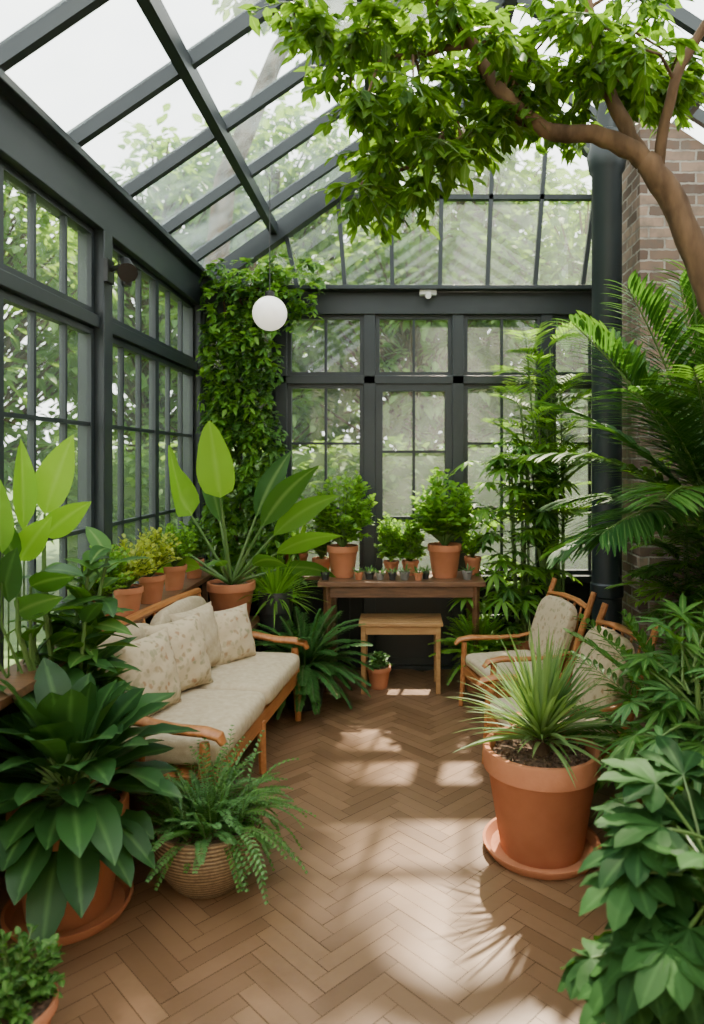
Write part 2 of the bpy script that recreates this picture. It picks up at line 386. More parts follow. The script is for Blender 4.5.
# ------------------------------------------------------------------ room shell
EZ=2.72; RX,RZ=.65,4.26; ERZ=3.25
def floor():
    mb=MB(); w=.058; n=5; g=.0009
    box(mb,((XL+XR)/2,(YB+YF)/2,-.03),(XR-XL,YB-YF,.04),'parquet_gap')
    c,s_=math.cos(math.pi/4),math.sin(math.pi/4)
    for i in range(-150,190):
        for b in range(-16,17):
            for (x0,y0,x1,y1) in ((i,i+b*2*n,i+n,i+1+b*2*n),(i,i+1+b*2*n,i+1,i+1+n+b*2*n)):
                cx=(x0+x1)/2*w; cy=(y0+y1)/2*w
                X=cx*c-cy*s_; Y=cx*s_+cy*c
                X+=.2
                if not(XL+.08<X<XR-.08 and YF+.10<Y<YB-.04): continue
                hx=(x1-x0)/2*w-g; hy=(y1-y0)/2*w-g; z=R.uniform(-.0005,.0005)
                vs=[]
                for dx,dy in((-1,-1),(1,-1),(1,1),(-1,1)):
                    a=dx*hx; bb=dy*hy; vs.append((X+a*c-bb*s_,min(YB-.0,Y+a*s_+bb*c),z))
                mb.add(vs,[(0,1,2,3)],'parquet_oak')
    for a in (XL+.06,XR-.06):
        box(mb,(a,(YF+YB)/2,-.0085),(.12,YB-YF,.015),'parquet_oak')
    mb.build('floor')
floor()

def panel(mb, P, u, width, z0, z1, cols, bars, fw=.05, th=.05, bw=.02, glassm='glass_window'):
    P=V(P); u=V(u); n=u.cross(UP)
    def bx(u0,u1,za,zb,t,m='frame_paint'):
        c=P+u*((u0+u1)/2)+UP*((za+zb)/2)
        s=V((abs(u.x)*(u1-u0)+abs(n.x)*t, abs(u.y)*(u1-u0)+abs(n.y)*t, zb-za)); box(mb,c,s,m)
    bx(0,fw,z0,z1,th); bx(width-fw,width,z0,z1,th); bx(fw,width-fw,z0,z0+fw,th); bx(fw,width-fw,z1-fw,z1,th)
    for i in range(1,cols):
        x=width*i/cols; bx(x-bw/2,x+bw/2,z0+fw,z1-fw,th*.7)
    for z in bars: bx(fw,width-fw,z-bw/2,z+bw/2,th*.66)
    a=P+u*fw+UP*(z0+fw); b=P+u*(width-fw)+UP*(z0+fw); c=P+u*(width-fw)+UP*(z1-fw); d=P+u*fw+UP*(z1-fw)
    mb.add([a,b,c,d],[(0,1,2,3)],glassm)

wi=1
mb=MB(); box(mb,(XL-.04,(YB+YF)/2,.31),(.08,YB-YF,.62),'wainscot_paint')
for k in range(14): box(mb,(XL+.004,YF+.2+k*.42,.31),(.012,.03,.6),'wainscot_paint')
mb.build('wall_left')
mb=MB(); box(mb,(XL-.01,(YB+YF)/2,.645),(.16,YB-YF,.05),'frame_paint'); mb.build('trim_1',bevel=.005)
mb=MB(); box(mb,(XL-.01,(YB+YF)/2,2.70),(.15,YB-YF,.2),'frame_paint'); box(mb,(XL+.075,(YB+YF)/2,2.815),(.10,YB-YF,.035),'frame_paint')
for y in (5.02,3.4,1.7,0.0,-.8): box(mb,(XL,y,1.63),(.13,.10,1.96),'frame_paint')
box(mb,(XL,(YB+YF)/2,2.16),(.09,YB-YF,.06),'frame_paint')
mb.build('trim_2',bevel=.004)
for (y0,y1) in ((-.74,-.06),(.06,1.64),(1.76,3.34),(3.46,4.96)):
    mb=MB(); n=1 if y1-y0<1 else 2; w=(y1-y0)/n
    for k in range(n):
        panel(mb,(XL,y0+k*w,0),(0,1,0),w,.67,2.125,3,[1.67,1.17],fw=.03,bw=.018,th=.04)
        panel(mb,(XL,y0+k*w,0),(0,1,0),w,2.195,2.6,3,[],fw=.028,bw=.018,th=.04)
    mb.build('window_%d'%wi); wi+=1
mb=MB(); 
for (a,b) in ((XL,-.21),(.42,XR)): box(mb,((a+b)/2,YB+.04,.31),(b-a,.08,.66),'wainscot_paint')
x=XL+.1
while x<XR:
    if not(-.25<x<.45): box(mb,(x,YB-.006,.31),(.03,.012,.6),'wainscot_paint')
    x+=.2
mb.build('wall_back')
posts=[XL+.03,-.86,-.22,.42,1.06,1.70]
mb=MB()
for (a,b) in ((XL,-.27),(.47,XR)): box(mb,((a+b)/2,YB-.02,.645),(b-a,.16,.05),'frame_paint')
for x in posts: box(mb,(x,YB,1.3 if abs(x-.1)<.4 else 1.63),(.085,.10,2.6 if abs(x-.1)<.4 else 1.9),'frame_paint')
box(mb,((XL+XR)/2,YB,2.63),(XR-XL,.13,.16),'frame_paint'); box(mb,((XL+XR)/2,YB-.05,2.725),(XR-XL,.2,.03),'frame_paint')
box(mb,((XL+XR)/2,YB,2.08),(XR-XL,.10,.06),'frame_paint')
box(mb,(.1,YB,.0),(.64,.16,.04),'frame_paint')
mb.build('trim_3',bevel=.004)
for i in range(5):
    a,b=posts[i]+.0425,posts[i+1]-.0425
    mb=MB()
    panel(mb,(a,YB,0),(1,0,0),b-a,2.11,2.55,2,[],fw=.028,bw=.018)
    if i!=2: panel(mb,(a,YB,0),(1,0,0),b-a,.67,2.05,2,[1.62,1.15],fw=.03,bw=.018)
    mb.build('window_%d'%wi); wi+=1
mb=MB(); a,b=posts[2]+.0425,posts[3]-.0425
panel(mb,(a,YB-.01,0),(1,0,0),b-a,.02,2.05,2,[1.56,1.08],fw=.052,th=.055,bw=.02)
box(mb,((a+b)/2,YB-.01,.34),(b-a-.1,.05,.62),'frame_paint'); box(mb,(b-.03,YB-.06,1.02),(.012,.05,.08),'black_metal')
mb.build('door_1')
def roofz(x): return EZ+(RZ-EZ)*(x-XL)/(RX-XL) if x<RX else RZ+(ERZ-RZ)*(x-RX)/(XR-RX)
mb=MB()
k=XL+.02+.37
while k<XR-.1:
    xt=k+.06*(k-.1); beam(mb,(k,YB,2.74),(xt+.05*(k-.1),YB,roofz(xt)-.03),.03,.05,'frame_paint',up=V((0,1,0)))
    k+=.345
beam(mb,(-.5,YB,3.41),(1.95,YB,3.41),.05,.035,'frame_paint')
mb.add([(XL,YB,2.74),(XR,YB,2.74),(XR,YB,ERZ),(RX,YB,RZ)],[(0,1,2,3)],'glass_window')
beam(mb,(XL,YB-.03,EZ),(RX,YB-.03,RZ-.03),.1,.12,'frame_paint'); beam(mb,(RX,YB-.03,RZ-.03),(XR,YB-.03,ERZ),.1,.12,'frame_paint')
mb.build('window_%d'%wi); wi+=1
mb=MB(); y=YB-.38
while y>YF:
    beam(mb,(XL,y,EZ+.08),(RX,y,RZ),.038,.065,'frame_paint'); beam(mb,(RX,y,RZ),(XR,y,ERZ),.04,.065,'frame_paint'); y-=.58
def sl(a): return (XL+a, EZ+.07+(RZ-EZ-.07)*a/(RX-XL))
for a,w,h in ((.575,.05,.08),(1.3,.04,.06)):
    x,z=sl(a); beam(mb,(x,YF,z-.03),(x,YB,z-.03),w,h,'frame_paint')
for x in (1.7,): z=roofz(x); beam(mb,(x,YF,z-.02),(x,YB,z-.02),.04,.06,'frame_paint')
beam(mb,(RX,YF,RZ),(RX,YB,RZ),.07,.14,'frame_paint'); beam(mb,(XR,YF,ERZ),(XR,YB,ERZ),.14,.14,'frame_paint')
e=.035
mb.add([(XL,YF,EZ+.07+e),(XL,YB,EZ+.07+e),(RX,YB,RZ+e),(RX,YF,RZ+e)],[(0,1,2,3)],'glass_roof')
mb.add([(RX,YF,RZ+e),(RX,YB,RZ+e),(XR,YB,ERZ+e),(XR,YF,ERZ+e)],[(0,1,2,3)],'glass_roof')
mb.build('ceiling')
mb=MB(); box(mb,(XR+.06,(YB+YF)/2,1.6),(.12,YB-YF,3.2),'brick'); mb.build('wall_right')
mb=MB(); box(mb,((XL+XR)/2,YF-.06,1.35),(XR-XL+.2,.12,2.74),'plaster'); 
mb.add([(XL,YF,2.72),(XR,YF,2.72),(XR,YF,ERZ),(RX,YF,RZ)],[(0,1,2,3)],'plaster'); mb.build('unseen_wall_front')  # unseen wall behind the camera, added to darken the foreground; pale for bounce
mb=MB(); x0,x1,y0,y1=1.44,XR-.01,4.2,5.02
zt0,zt1=roofz(x0)-.1,roofz(x1)-.1
mb.add([(x0,y0,0),(x1,y0,0),(x1,y1,0),(x0,y1,0),(x0,y0,zt0),(x1,y0,zt1),(x1,y1,zt1),(x0,y1,zt0)],[(3,2,1,0),(4,5,6,7),(0,1,5,4),(1,2,6,5),(2,3,7,6),(3,0,4,7)],'brick')
mb.build('brick_chimney')
mb=MB(); lathe(mb,(1.27,4.3,0),[(.001,0),(.13,0),(.13,.06),(.1,.08),(.09,.12),(.09,.66),(.1,.67),(.1,.74),(.09,.75),(.09,3.25),(.105,3.27),(.12,3.36),(.1,3.42),(.1,3.5),(.06,3.52),(.06,3.82),(.001,3.82)],'frame_paint',32)
mb.build('iron_column')

# ------------------------------------------------------------------ furniture
def roty(a): return Matrix.Rotation(a,3,'Y')
def rotz(a): return Matrix.Rotation(a,3,'Z')
def sofa():
    mb=MB(); Lh=.68; T='wood_teak'
    for sy in (-1,1):
        y=sy*Lh
        tube(mb,[(.27,y,0),(.265,y,.15),(.25,y,.3),(.25,y,.42)],[.018,.024,.026,.02],T,8)
        tube(mb,[(-.27,y,0),(-.25,y,.2),(-.27,y,.45),(-.33,y,.72)],[.018,.024,.024,.018],T,8)
        tube(mb,[(-.28,y,.50),(-.15,y,.505),(0,y,.49),(.14,y,.465),(.25,y,.46),(.31,y,.445),(.325,y,.415)],[.024,.028,.032,.034,.036,.034,.022],T,10,flat=.55)
        box(mb,(0,y,.255),(.5,.03,.075),T)
        tube(mb,[(.0,y,.28),(.0,y,.49)],.013,T,6)
    tube(mb,[(.27,0,0),(.26,0,.25)],[.018,.024],T,8)
    box(mb,(.255,0,.255),(.032,2*Lh,.075),T); box(mb,(-.25,0,.255),(.032,2*Lh,.075),T)
    box(mb,(0,0,.285),(.5,2*Lh-.02,.02),T)
    tube(mb,[(-.335,-Lh-.02,.73),(-.335,-Lh*.5,.745),(-.335,0,.75),(-.335,Lh*.5,.745),(-.335,Lh+.02,.73)],.022,T,8)
    for i in range(11): 
        y=-Lh+.1+i*(2*Lh-.2)/10; tube(mb,[(-.25,y,.29),(-.33,y,.73)],.009,T,5)
    for sy in(-1,1):
        superbox(mb,(.02,sy*.33,.355),(.56,.655,.115),'linen',puff=.06,e=.16,ev=.22)
        superbox(mb,(-.265,sy*.33,.55),(.075,.65,.36),'linen',roty(-.17),e=.2)
    ob=mb.build('sofa',loc=(-.925,3.38,0),rotz=-math.radians(6),bevel=.004)
    mp=MB()
    for (x,y,z,w,a,b,m) in ((-.05,.44,.54,.31,.32,-.55,'floral_fabric'),(-.14,.20,.575,.34,.22,-.25,'linen'),(-.11,-.08,.575,.35,.28,-.4,'floral_fabric'),(-.12,-.38,.57,.35,.25,-.25,'floral_fabric')):
        M=rotz(b)@roty(math.pi/2-a)
        pillow(mp,(x,y,z),w,w,.14,m,M)
    p=mp.build('pillows'); p.parent=ob
sofa()
def chair(name,loc,rz,sc):
    mb=MB(); T='wood_teak'
    for sy in(-1,1):
        y=sy*.26
        tube(mb,[(-.29,y,0),(-.27,y,.2),(-.265,y,.42)],[.014,.021,.019],T,8)
        tube(mb,[(.30,y,0),(.22,y,.18),(.21,y,.3),(.29,y,.55),(.385,y,.81)],[.014,.02,.024,.022,.018],T,8)
        tube(mb,[(-.33,y,.405),(-.30,y,.435),(-.22,y,.445),(-.05,y,.435),(.12,y,.435),(.26,y,.46)],[.02,.03,.034,.028,.022,.018],T,10,flat=.5)
        box(mb,(-.03,y,.235),(.47,.024,.055),T)
    box(mb,(-.265,0,.235),(.026,.52,.055),T); box(mb,(.2,0,.235),(.026,.52,.05),T)
    tube(mb,[(.345,-.26,.715),(.36,-.1,.73),(.36,.1,.73),(.345,.26,.715)],[.02,.026,.026,.02],T,8,flat=.6)
    for i in range(5):
        y=-.18+i*.09; tube(mb,[(.22,y,.27),(.29,y,.52),(.35,y,.72)],.009,T,5)
    for i in range(6): box(mb,(-.2+i*.08,0,.262),(.05,.5,.012),T)
    superbox(mb,(-.04,0,.315),(.48,.48,.09),'linen',e=.18,ev=.25)
    superbox(mb,(.235,0,.535),(.075,.44,.37),'floral_fabric',roty(.33),e=.2)
    mb.build(name,loc=loc,rotz=rz,bevel=.003,scale=sc)
chair('wooden_armchair',(.69,4.10,0),math.radians(14),.93)
chair('wooden_armchair.001',(.73,3.26,0),math.radians(10),.95)
def table():
    mb=MB(); D='wood_dark'; cx,cy=.01,4.72
    box(mb,(cx,cy,.70),(1.08,.46,.032),D)
    box(mb,(cx,cy-.19,.645),(.96,.02,.07),D); box(mb,(cx,cy+.19,.645),(.96,.02,.07),D)
    for sx in(-1,1):
        box(mb,(cx+sx*.48,cy,.645),(.02,.38,.07),D)
        for sy in(-1,1): tube(mb,[(cx+sx*.485,cy+sy*.19,0),(cx+sx*.48,cy+sy*.19,.4),(cx+sx*.48,cy+sy*.19,.685)],[.016,.024,.028],D,4)
    mb.build('console_table',bevel=.003)
    mb=MB(); D='wood_oak'; cx,cy=.005,4.62
    for i in range(5): box(mb,(cx,cy-.12+i*.06,.445),(.54,.052,.022),D)
    for sy in(-1,1): box(mb,(cx,cy+sy*.125,.405),(.48,.018,.05),D)
    for sx in(-1,1):
        box(mb,(cx+sx*.235,cy,.405),(.018,.25,.05),D); box(mb,(cx+sx*.24,cy,.13),(.016,.25,.022),D)
        for sy in(-1,1): box(mb,(cx+sx*.24,cy+sy*.125,.217),(.03,.03,.434),D)
    mb.build('wooden_stool',bevel=.002)
table()
SZ=.745
mb=MB()
box(mb,(XL+.14,3.3,SZ-.015),(.18,3.1,.03),'wood_dark')
for y in (1.85,2.8,3.8,4.6): box(mb,(XL+.075,y,(SZ-.03)/2),(.03,.04,SZ-.03),'wood_dark'); box(mb,(XL+.20,y,(SZ-.03)/2),(.03,.04,SZ-.03),'wood_dark')
mb.build('plant_shelf',bevel=.002)
mb=MB()
box(mb,(-1.06,4.40,.47),(.34,.34,.03),'wood_dark')
for a in(-1,1):
    for b in(-1,1): box(mb,(-1.06+a*.15,4.40+b*.15,.228),(.03,.03,.455),'wood_dark')
mb.build('plant_stand',bevel=.002)

mb=MB(); 
vs=[( .105*math.sin(math.pi*i/24), -.105*math.cos(math.pi*i/24)) for i in range(25)]
lathe(mb,(-.80,4.3,2.40),[(max(r,.0005),z) for r,z in vs],'opal_glass',40)
lathe(mb,(-.80,4.3,2.40),[(.03,.098),(.03,.13),(.008,.14)],'black_metal',16)
tube(mb,[(-.80,4.3,2.53),(-.80,4.3,3.23)],.003,'black_metal',6)
mb.build('globe_pendant_lamp')
mb=MB(); box(mb,(XL+.075,3.38,2.41),(.02,.08,.11),'black_metal'); tube(mb,[(XL+.08,3.38,2.42),(XL+.15,3.36,2.43)],.014,'black_metal',8)
tube(mb,[(XL+.13,3.44,2.47),(XL+.18,3.34,2.41),(XL+.20,3.29,2.38)],[.028,.036,.046],'black_metal',16)
lathe(mb,(XL+.16,3.38,2.36),[(.001,-.02),(.022,-.02),(.026,.0),(.022,.03),(.001,.03)],'black_metal',14); mb.build('wall_spotlight')
mb=MB(); box(mb,(.2,YB-.09,2.695),(.12,.05,.03),'white_plastic'); tube(mb,[(.2,YB-.10,2.68),(.2,YB-.16,2.66)],.022,'white_plastic',12); mb.build('security_camera')

# ------------------------------------------------------------------ plants
def tree():
    mb=MB()
    def br(pts,r): 
        P=[V(p) for p in pts]; out=[]; rr=[]
        for i in range(len(P)-1):
            p0=P[max(i-1,0)];p1=P[i];p2=P[i+1];p3=P[min(i+2,len(P)-1)]
            for k in range(5):
                t=k/5; out.append(.5*((2*p1)+(p2-p0)*t+(2*p0-5*p1+4*p2-p3)*t*t+(3*p1-p0-3*p2+p3)*t**3)+V((R.uniform(-1,1),R.uniform(-1,1),R.uniform(-1,1)))*.006)
                rr.append((r[0]+(r[1]-r[0])*(i+t)/(len(P)-1))*R.uniform(.94,1.08))
        out.append(P[-1]); rr.append(r[1]); tube(mb,out,rr,'bark',12); return out
    B=[]
    B+=br([(1.42,2.75,0),(1.40,2.72,.8),(1.36,2.68,1.5),(1.24,2.62,1.95),(1.15,2.6,2.13),(1.02,2.6,2.45),(.91,2.6,2.61)],(.072,.043))
    B+=br([(.91,2.6,2.61),(.76,2.6,2.70),(.54,2.62,2.74),(.37,2.6,2.87),(.26,2.55,3.02),(.11,2.5,3.17),(-.1,2.5,3.2)],(.038,.014))
    B+=br([(.9,2.6,2.62),(.80,2.65,2.87),(.75,2.7,3.1),(.7,2.7,3.45)],(.03,.018))
    B+=br([(.95,2.6,2.56),(.98,2.5,2.85),(1.12,2.45,3.1),(1.3,2.4,3.3)],(.022,.012))
    B+=br([(.5,2.62,2.76),(.28,2.7,2.76),(.1,2.75,2.68),(-.1,2.75,2.6)],(.016,.006))
    B+=br([(.26,2.55,3.02),(.0,2.6,3.0),(-.2,2.6,3.05),(-.4,2.6,3.1)],(.014,.005))
    cl=[(-.35,3.15),(-.22,3.1),(-.07,3.13),(-.2,2.99),(-.02,3.0),(.15,3.1),(.11,2.91),(.3,3.06),(.44,3.13),(.37,2.97),(.59,3.1),(.59,2.93),(.74,2.98),(.89,3.1),(1.04,3.13),(1.07,3.0),
        (.22,2.82),(.07,2.74),(-.06,2.66),(-.15,2.58),(-.15,2.5),(.13,2.63),(.12,2.55),(.26,2.74),(.37,2.82),(.52,2.88),(.82,2.90),(-.05,3.25),(.3,3.25),(.6,3.28),(.9,3.28),(-.3,3.25),(1.2,3.2),(.0,2.86),(.7,2.9),(.2,2.95),(-.1,2.8),
        (.05,3.08),(.4,3.1),(.5,3.0),(.68,3.08),(.8,3.15),(.96,3.04),(.25,3.14),(.52,3.18),(-.3,3.05),(-.12,3.05),(1.15,3.1),(.66,2.96),(.1,3.0),(-.1,2.72),(.05,2.8),(.3,2.88),(.45,2.93),(-.38,3.22),(.98,2.95),(.8,3.02),(.9,2.97),(.6,3.02),(1.1,3.05)]
    for (x,z) in cl:
        c=V((x+R.uniform(-.03,.03),R.uniform(2.35,3.0),z)); near=min(B,key=lambda b:(b-c).length)
        if (near-c).length>.02:
            m=near.lerp(c,.5)+UP*.04; tube(mb,[near,m,c],[.008,.006,.004],'bark',5)
        for k in range(9):
            az=R.uniform(0,6.28); e=R.uniform(-.9,.6); pts,ds=curve_pts(c,rdir(az,e),R.uniform(.10,.19),.7,3)
            tube(mb,pts,[.003,.003,.002,.002],'stem_green',4,cap=False)
            for j in range(9):
                t=.25+.75*j/8; x_=t*3; i=min(2,int(x_)); p=pts[i].lerp(pts[i+1],x_-i)
                d=ds[i]*.7+rdir(R.uniform(0,6.28),R.uniform(-.5,.4)); leaf(mb,p,d,R.uniform(.055,.095),R.uniform(.028,.042),'leaf_tree',.6,3,.2,'ov',roll=R.uniform(-.6,.6))
    mb.build('indoor_tree')
tree()

mb=MB(); s=pot(mb,(-1.10,2.33,0),.185,.37,sauc=.2)
rosette(mb,s,92,(.2,.35),.11,(0,80),(.5,1.1),'leaf_dark','ob',8,.22,.04,pet=.07,wav=.14,rise=.15)
mb.build('potted_broadleaf_plant',clamp=True)
mb=MB(); s=pot(mb,(-.68,2.50,0),.185,.22,'woven_basket',.6,rim=False)
for i in range(200):
    az=R.uniform(0,6.28); rr=R.uniform(0,.13); b=s+V((math.cos(az)*rr,math.sin(az)*rr,0)); e=R.uniform(.25,1.5); 
    side=az>5.3 or az<2.2 
    frond(mb,b,rdir(az+R.uniform(-.4,.4),e),R.uniform(.13,.24) if not side else R.uniform(.18,.34),R.uniform(.5,1.3) if not side else R.uniform(1,2.3),.026,.013,15,'leaf_fern' if R.random()<.5 else 'leaf_mid',bare=.1,rs=.002,seg=2)
mb.build('potted_trailing_fern')
mb=MB(); s=pot(mb,(-.98,1.76,0),.11,.13)
bush(mb,s,.13,.13,.15,60,16,(.02,.035),.016,'leaf_mid',lift=.05)
mb.build('potted_herb')
mb=MB(); s=pot(mb,(-1.27,2.68,0),.13,.30,'terracotta')
for i in range(11):
    top=s+V((R.uniform(-.1,.14),R.uniform(-.16,.12),R.uniform(.4,.88))); tube(mb,[s,s.lerp(top,.5)+V((R.uniform(-.03,.03),0,0)),top],[.012,.01,.006],'stem_green',6)
    for j in range(18):
        t=.25+.75*j/17; p=s.lerp(top,t); leaf(mb,p,rdir(j*2.4+i,R.uniform(.1,1.0)),R.uniform(.15,.23),R.uniform(.065,.09),'leaf_mid' if R.random()<.6 else 'leaf_dark',R.uniform(.4,.9),6,.2,'ov',roll=R.uniform(-.4,.4),wav=.06)
Yv=V((0,-1,0))
for (x,y,z,d,L,W,ro,m) in ((-1.32,2.60,1.30,(.35,-.1,1),.32,.14,0,'leaf_bright'),(-1.40,2.55,1.24,(.1,-.1,1),.34,.14,.3,'leaf_bright'),(-1.30,2.55,1.22,(.9,-.2,.8),.24,.10,.3,'leaf_bright'),(-1.36,2.5,1.14,(.6,-.3,.8),.24,.10,.2,'leaf_bright'),(-1.34,2.45,1.15,(-.4,-.3,1),.26,.11,.2,'leaf_mid'),(-1.32,2.5,1.05,(.7,-.3,.3),.22,.09,.4,'leaf_mid'),(-1.38,2.4,1.18,(.2,-.3,1),.28,.11,.2,'leaf_lush'),(-1.40,2.45,1.0,(.4,-.4,.8),.28,.11,.3,'leaf_dark'),(-1.38,2.5,.95,(.9,-.4,.5),.26,.10,.3,'leaf_mid'),(-1.42,2.4,1.05,(0,-.4,1),.28,.11,.3,'leaf_mid')):
    d=V(d).normalized(); sd=d.cross(Yv)
    tube(mb,[s,V((x,y,z-.25)),V((x,y,z))],[.009,.007,.005],'stem_green',5); leaf(mb,(x,y,z),d,L,W,m,.3,9,.25,'ov',roll=ro,wav=.05,side=sd)
mb.build('potted_rubber_plant',clamp=True)
SH=[('potted_variegated_shrub',3.72,.082,.145,'leaf_yellow',.17,.17,.15,.13),('potted_variegated_shrub.001',4.10,.08,.14,'leaf_lush',.17,.17,.16,.12),('potted_shrub',3.40,.08,.14,'leaf_yellow',.16,.15,.15,.12),('potted_shrub.001',3.10,.075,.13,'leaf_lush',.16,.14,.16,.12),('potted_shrub.002',4.5,.07,.12,'leaf_mid',.14,.16,.18,.1)]
for nm,y,r,h,m,rx,ry,rz,zz in SH:
    mb=MB(); s=pot(mb,(XL+.15,y,SZ),r,h,n=24); bush(mb,s,rx,ry,rz,85,16,(.02,.038),.019,m,lift=zz,umin=-.35,updir=.6); mb.build(nm,clamp=True)
mb=MB(); s=pot(mb,(-1.06,4.40,.487),.15,.25)
for (d,e_,L,W,m,dr,ro) in (((-.08,-.15,1),.56,.48,.23,'leaf_bright',.1,0),((-.50,-.1,1),.50,.54,.23,'leaf_bright',.35,.15),((-.85,-.2,.75),.36,.48,.14,'leaf_lush',.7,.3),((.50,-.1,1),.42,.54,.17,'leaf_mid',.75,.35),((.9,-.15,.7),.36,.44,.14,'leaf_lush',.6,.5),((.3,.2,1),.45,.5,.15,'leaf_mid',.6,.2),((-.25,.3,1),.42,.5,.14,'leaf_mid',.6,-.2),((.6,-.6,.6),.28,.38,.11,'leaf_mid',.9,.2),((-.6,-.7,.6),.26,.38,.11,'leaf_lush',.9,.2),((0,-1,.8),.25,.36,.11,'leaf_mid',.9,.2),((-.9,.2,.5),.3,.4,.11,'leaf_mid',.9,.4),((.95,.3,.35),.3,.4,.11,'leaf_mid',.8,.4),((.7,.1,.9),.4,.5,.15,'leaf_lush',.7,.3)):
    d=V(d).normalized(); pts,ds=curve_pts(s,d,e_,.1,3); tube(mb,pts,[.014,.011,.009,.007],'stem_green',6)
    leaf(mb,pts[-1],ds[-1],L,W,m,dr,12,.22,'pad' if W>.18 else 'lan',roll=ro,wav=.06,side=ds[-1].cross(Yv))
mb.build('potted_bird_of_paradise',clamp=True)
mb=MB(); s=pot(mb,(-.80,4.50,0),.11,.66,'pot_dark',.8)
rosette(mb,s,170,(.22,.36),.016,(5,88),(.5,1.2),'leaf_lush','strap',7,.2,.02)
mb.build('potted_ornamental_grass')
mb=MB(); s=pot(mb,(-1.26,4.86,0),.13,.28)
for k in range(5):
    pts=[s+V((R.uniform(-.04,.04),R.uniform(-.02,.04),0))]
    for z in (.7,1.1,1.5,1.9,2.3,2.6,2.75): pts.append(V((-1.2+.10*(z/2.9)+.12*math.sin(z*3+k*1.6),4.90+.04*math.sin(z*4+k),z)))
    tube(mb,pts,[.012,.011,.01,.009,.008,.007,.006,.004],'bark',6)
for i in range(950):
    z=R.uniform(.62,2.88); cx=-1.07+.06*math.sin(z*2.3)+(.10 if z>2.5 else 0); 
    rw=.29+(.15 if z>2.5 else 0)-(.06 if 1.7<z<2.1 else 0); a=R.uniform(0,6.28); q=math.sqrt(R.random())
    p=V((cx+rw*q*math.cos(a), 4.86+.15*q*math.sin(a), z))
    if p.x<XL+.12: p.x=XL+.13+R.uniform(0,.1)
    pts,ds=curve_pts(p,rdir(R.uniform(-2.8,-.3),R.uniform(-.5,.6)),R.uniform(.07,.16),1.4,3)
    tube(mb,pts,[.0025]*4,'stem_green',3,cap=False)
    m='leaf_mid' if R.random()<.5 else 'leaf_lush'
    for j in range(10):
        x_=3*j/10; ii=int(x_); pp=pts[ii].lerp(pts[ii+1],x_-ii)
        sleaf(mb,pp,ds[ii]*.5+rdir(R.uniform(-3.1,0),R.uniform(-.8,.4)),R.uniform(.045,.075),.034,m)
mb.build('climbing_vine',clamp=True)
mb=MB(); s=pot(mb,(-.58,4.28,0),.13,.24,'pot_dark',.8)
fernplant(mb,s,80,(.32,.46),(8,80),(.9,1.7),.06,.017,30,'leaf_palm',bare=.12,rs=.004,seg=2)
mb.build('potted_boston_fern')
for nm,x,y,r,h,rx,rz,m,zz,L,W in (('potted_ficus',-.385,4.70,.105,.21,.23,.31,'leaf_lush',.25,(.04,.065),.03),('potted_ficus.001',.30,4.70,.115,.22,.25,.29,'leaf_lush',.23,(.045,.075),.034),
      ('potted_basil',-.06,4.82,.055,.09,.13,.21,'leaf_lush',.14,(.025,.045),.02),('potted_basil.001',.07,4.78,.06,.10,.13,.17,'leaf_lush',.12,(.025,.045),.02)):
    mb=MB(); s=pot(mb,(x,y,.717),r,h,n=28); bush(mb,s,rx,rx*.8,rz,95,16,L,W,m,lift=zz,start=.35,umin=-.65); mb.build(nm,clamp=True)
k=0
for x,y,r,h,m in ((-.27,4.58,.03,.05,'terracotta'),(-.20,4.60,.035,.05,'pot_dark'),(-.13,4.58,.03,.045,'clay_grey'),(-.05,4.57,.028,.05,'pot_dark'),(.03,4.57,.035,.055,'clay_grey'),(.12,4.56,.03,.05,'terracotta'),(.17,4.62,.028,.05,'pot_dark'),(.44,4.58,.035,.06,'clay_grey'),(-.49,4.58,.03,.05,'pot_dark')):
    mb=MB(); s=pot(mb,(x,y,.717),r,h,m,n=20); rosette(mb,s,14,(.03,.065),.014,(10,80),(.2,.6),'leaf_fern','lan',3); mb.build('potted_succulent' + ('' if k==0 else '.%03d'%k)); k+=1
mb=MB(); s=pot(mb,(.50,4.80,.717),.06,.12,n=24); bush(mb,s,.1,.1,.14,30,12,(.03,.05),.02,'leaf_bright',lift=.06); mb.build('potted_mint')
mb=MB(); box(mb,(-.69,4.93,.68),(.50,.16,.022),'wood_dark'); 
for a in(-1,1): box(mb,(-.69+a*.23,4.93,.334),(.03,.12,.67),'wood_dark')
mb.build('wall_bench')
mb=MB(); s=pot(mb,(-.73,4.92,.692),.085,.16,n=24); rosette(mb,s,44,(.18,.32),.035,(15,85),(.4,1.0),'leaf_lush','strap',6); mb.build('potted_dracaena',clamp=True)
mb=MB(); s=pot(mb,(-.55,4.92,.692),.07,.12,n=24); bush(mb,s,.14,.1,.22,50,12,(.03,.05),.022,'leaf_mid',lift=.14); mb.build('potted_mint.001',clamp=True)
mb=MB(); s=pot(mb,(-.14,4.62,0),.08,.14,n=24); bush(mb,s,.09,.08,.08,30,10,(.03,.045),.018,'leaf_fern',lift=.03); mb.build('potted_herb.001')

mb=MB(); s=pot(mb,(.545,2.70,0.0),.222,.40,taper=.7,n=56)
saucer(mb,(.545,2.70,0),.225)
for i in range(170):
    a=R.uniform(0,6.28); q=.185*math.sqrt(R.random()); superbox(mb,s+V((q*math.cos(a),q*math.sin(a),.004)),(R.uniform(.008,.02),R.uniform(.008,.02),.012),'soil',rotz(a),e=.9,nu=6,nv=4)
tube(mb,[s,s+V((0,0,.09))],[.035,.03],'bark',10)
rosette(mb,s+V((0,0,.05)),190,(.24,.42),.018,(20,89),(.3,.9),'leaf_spiky','strap',8,.3,.022,rise=.06)
mb.build('potted_spider_yucca')

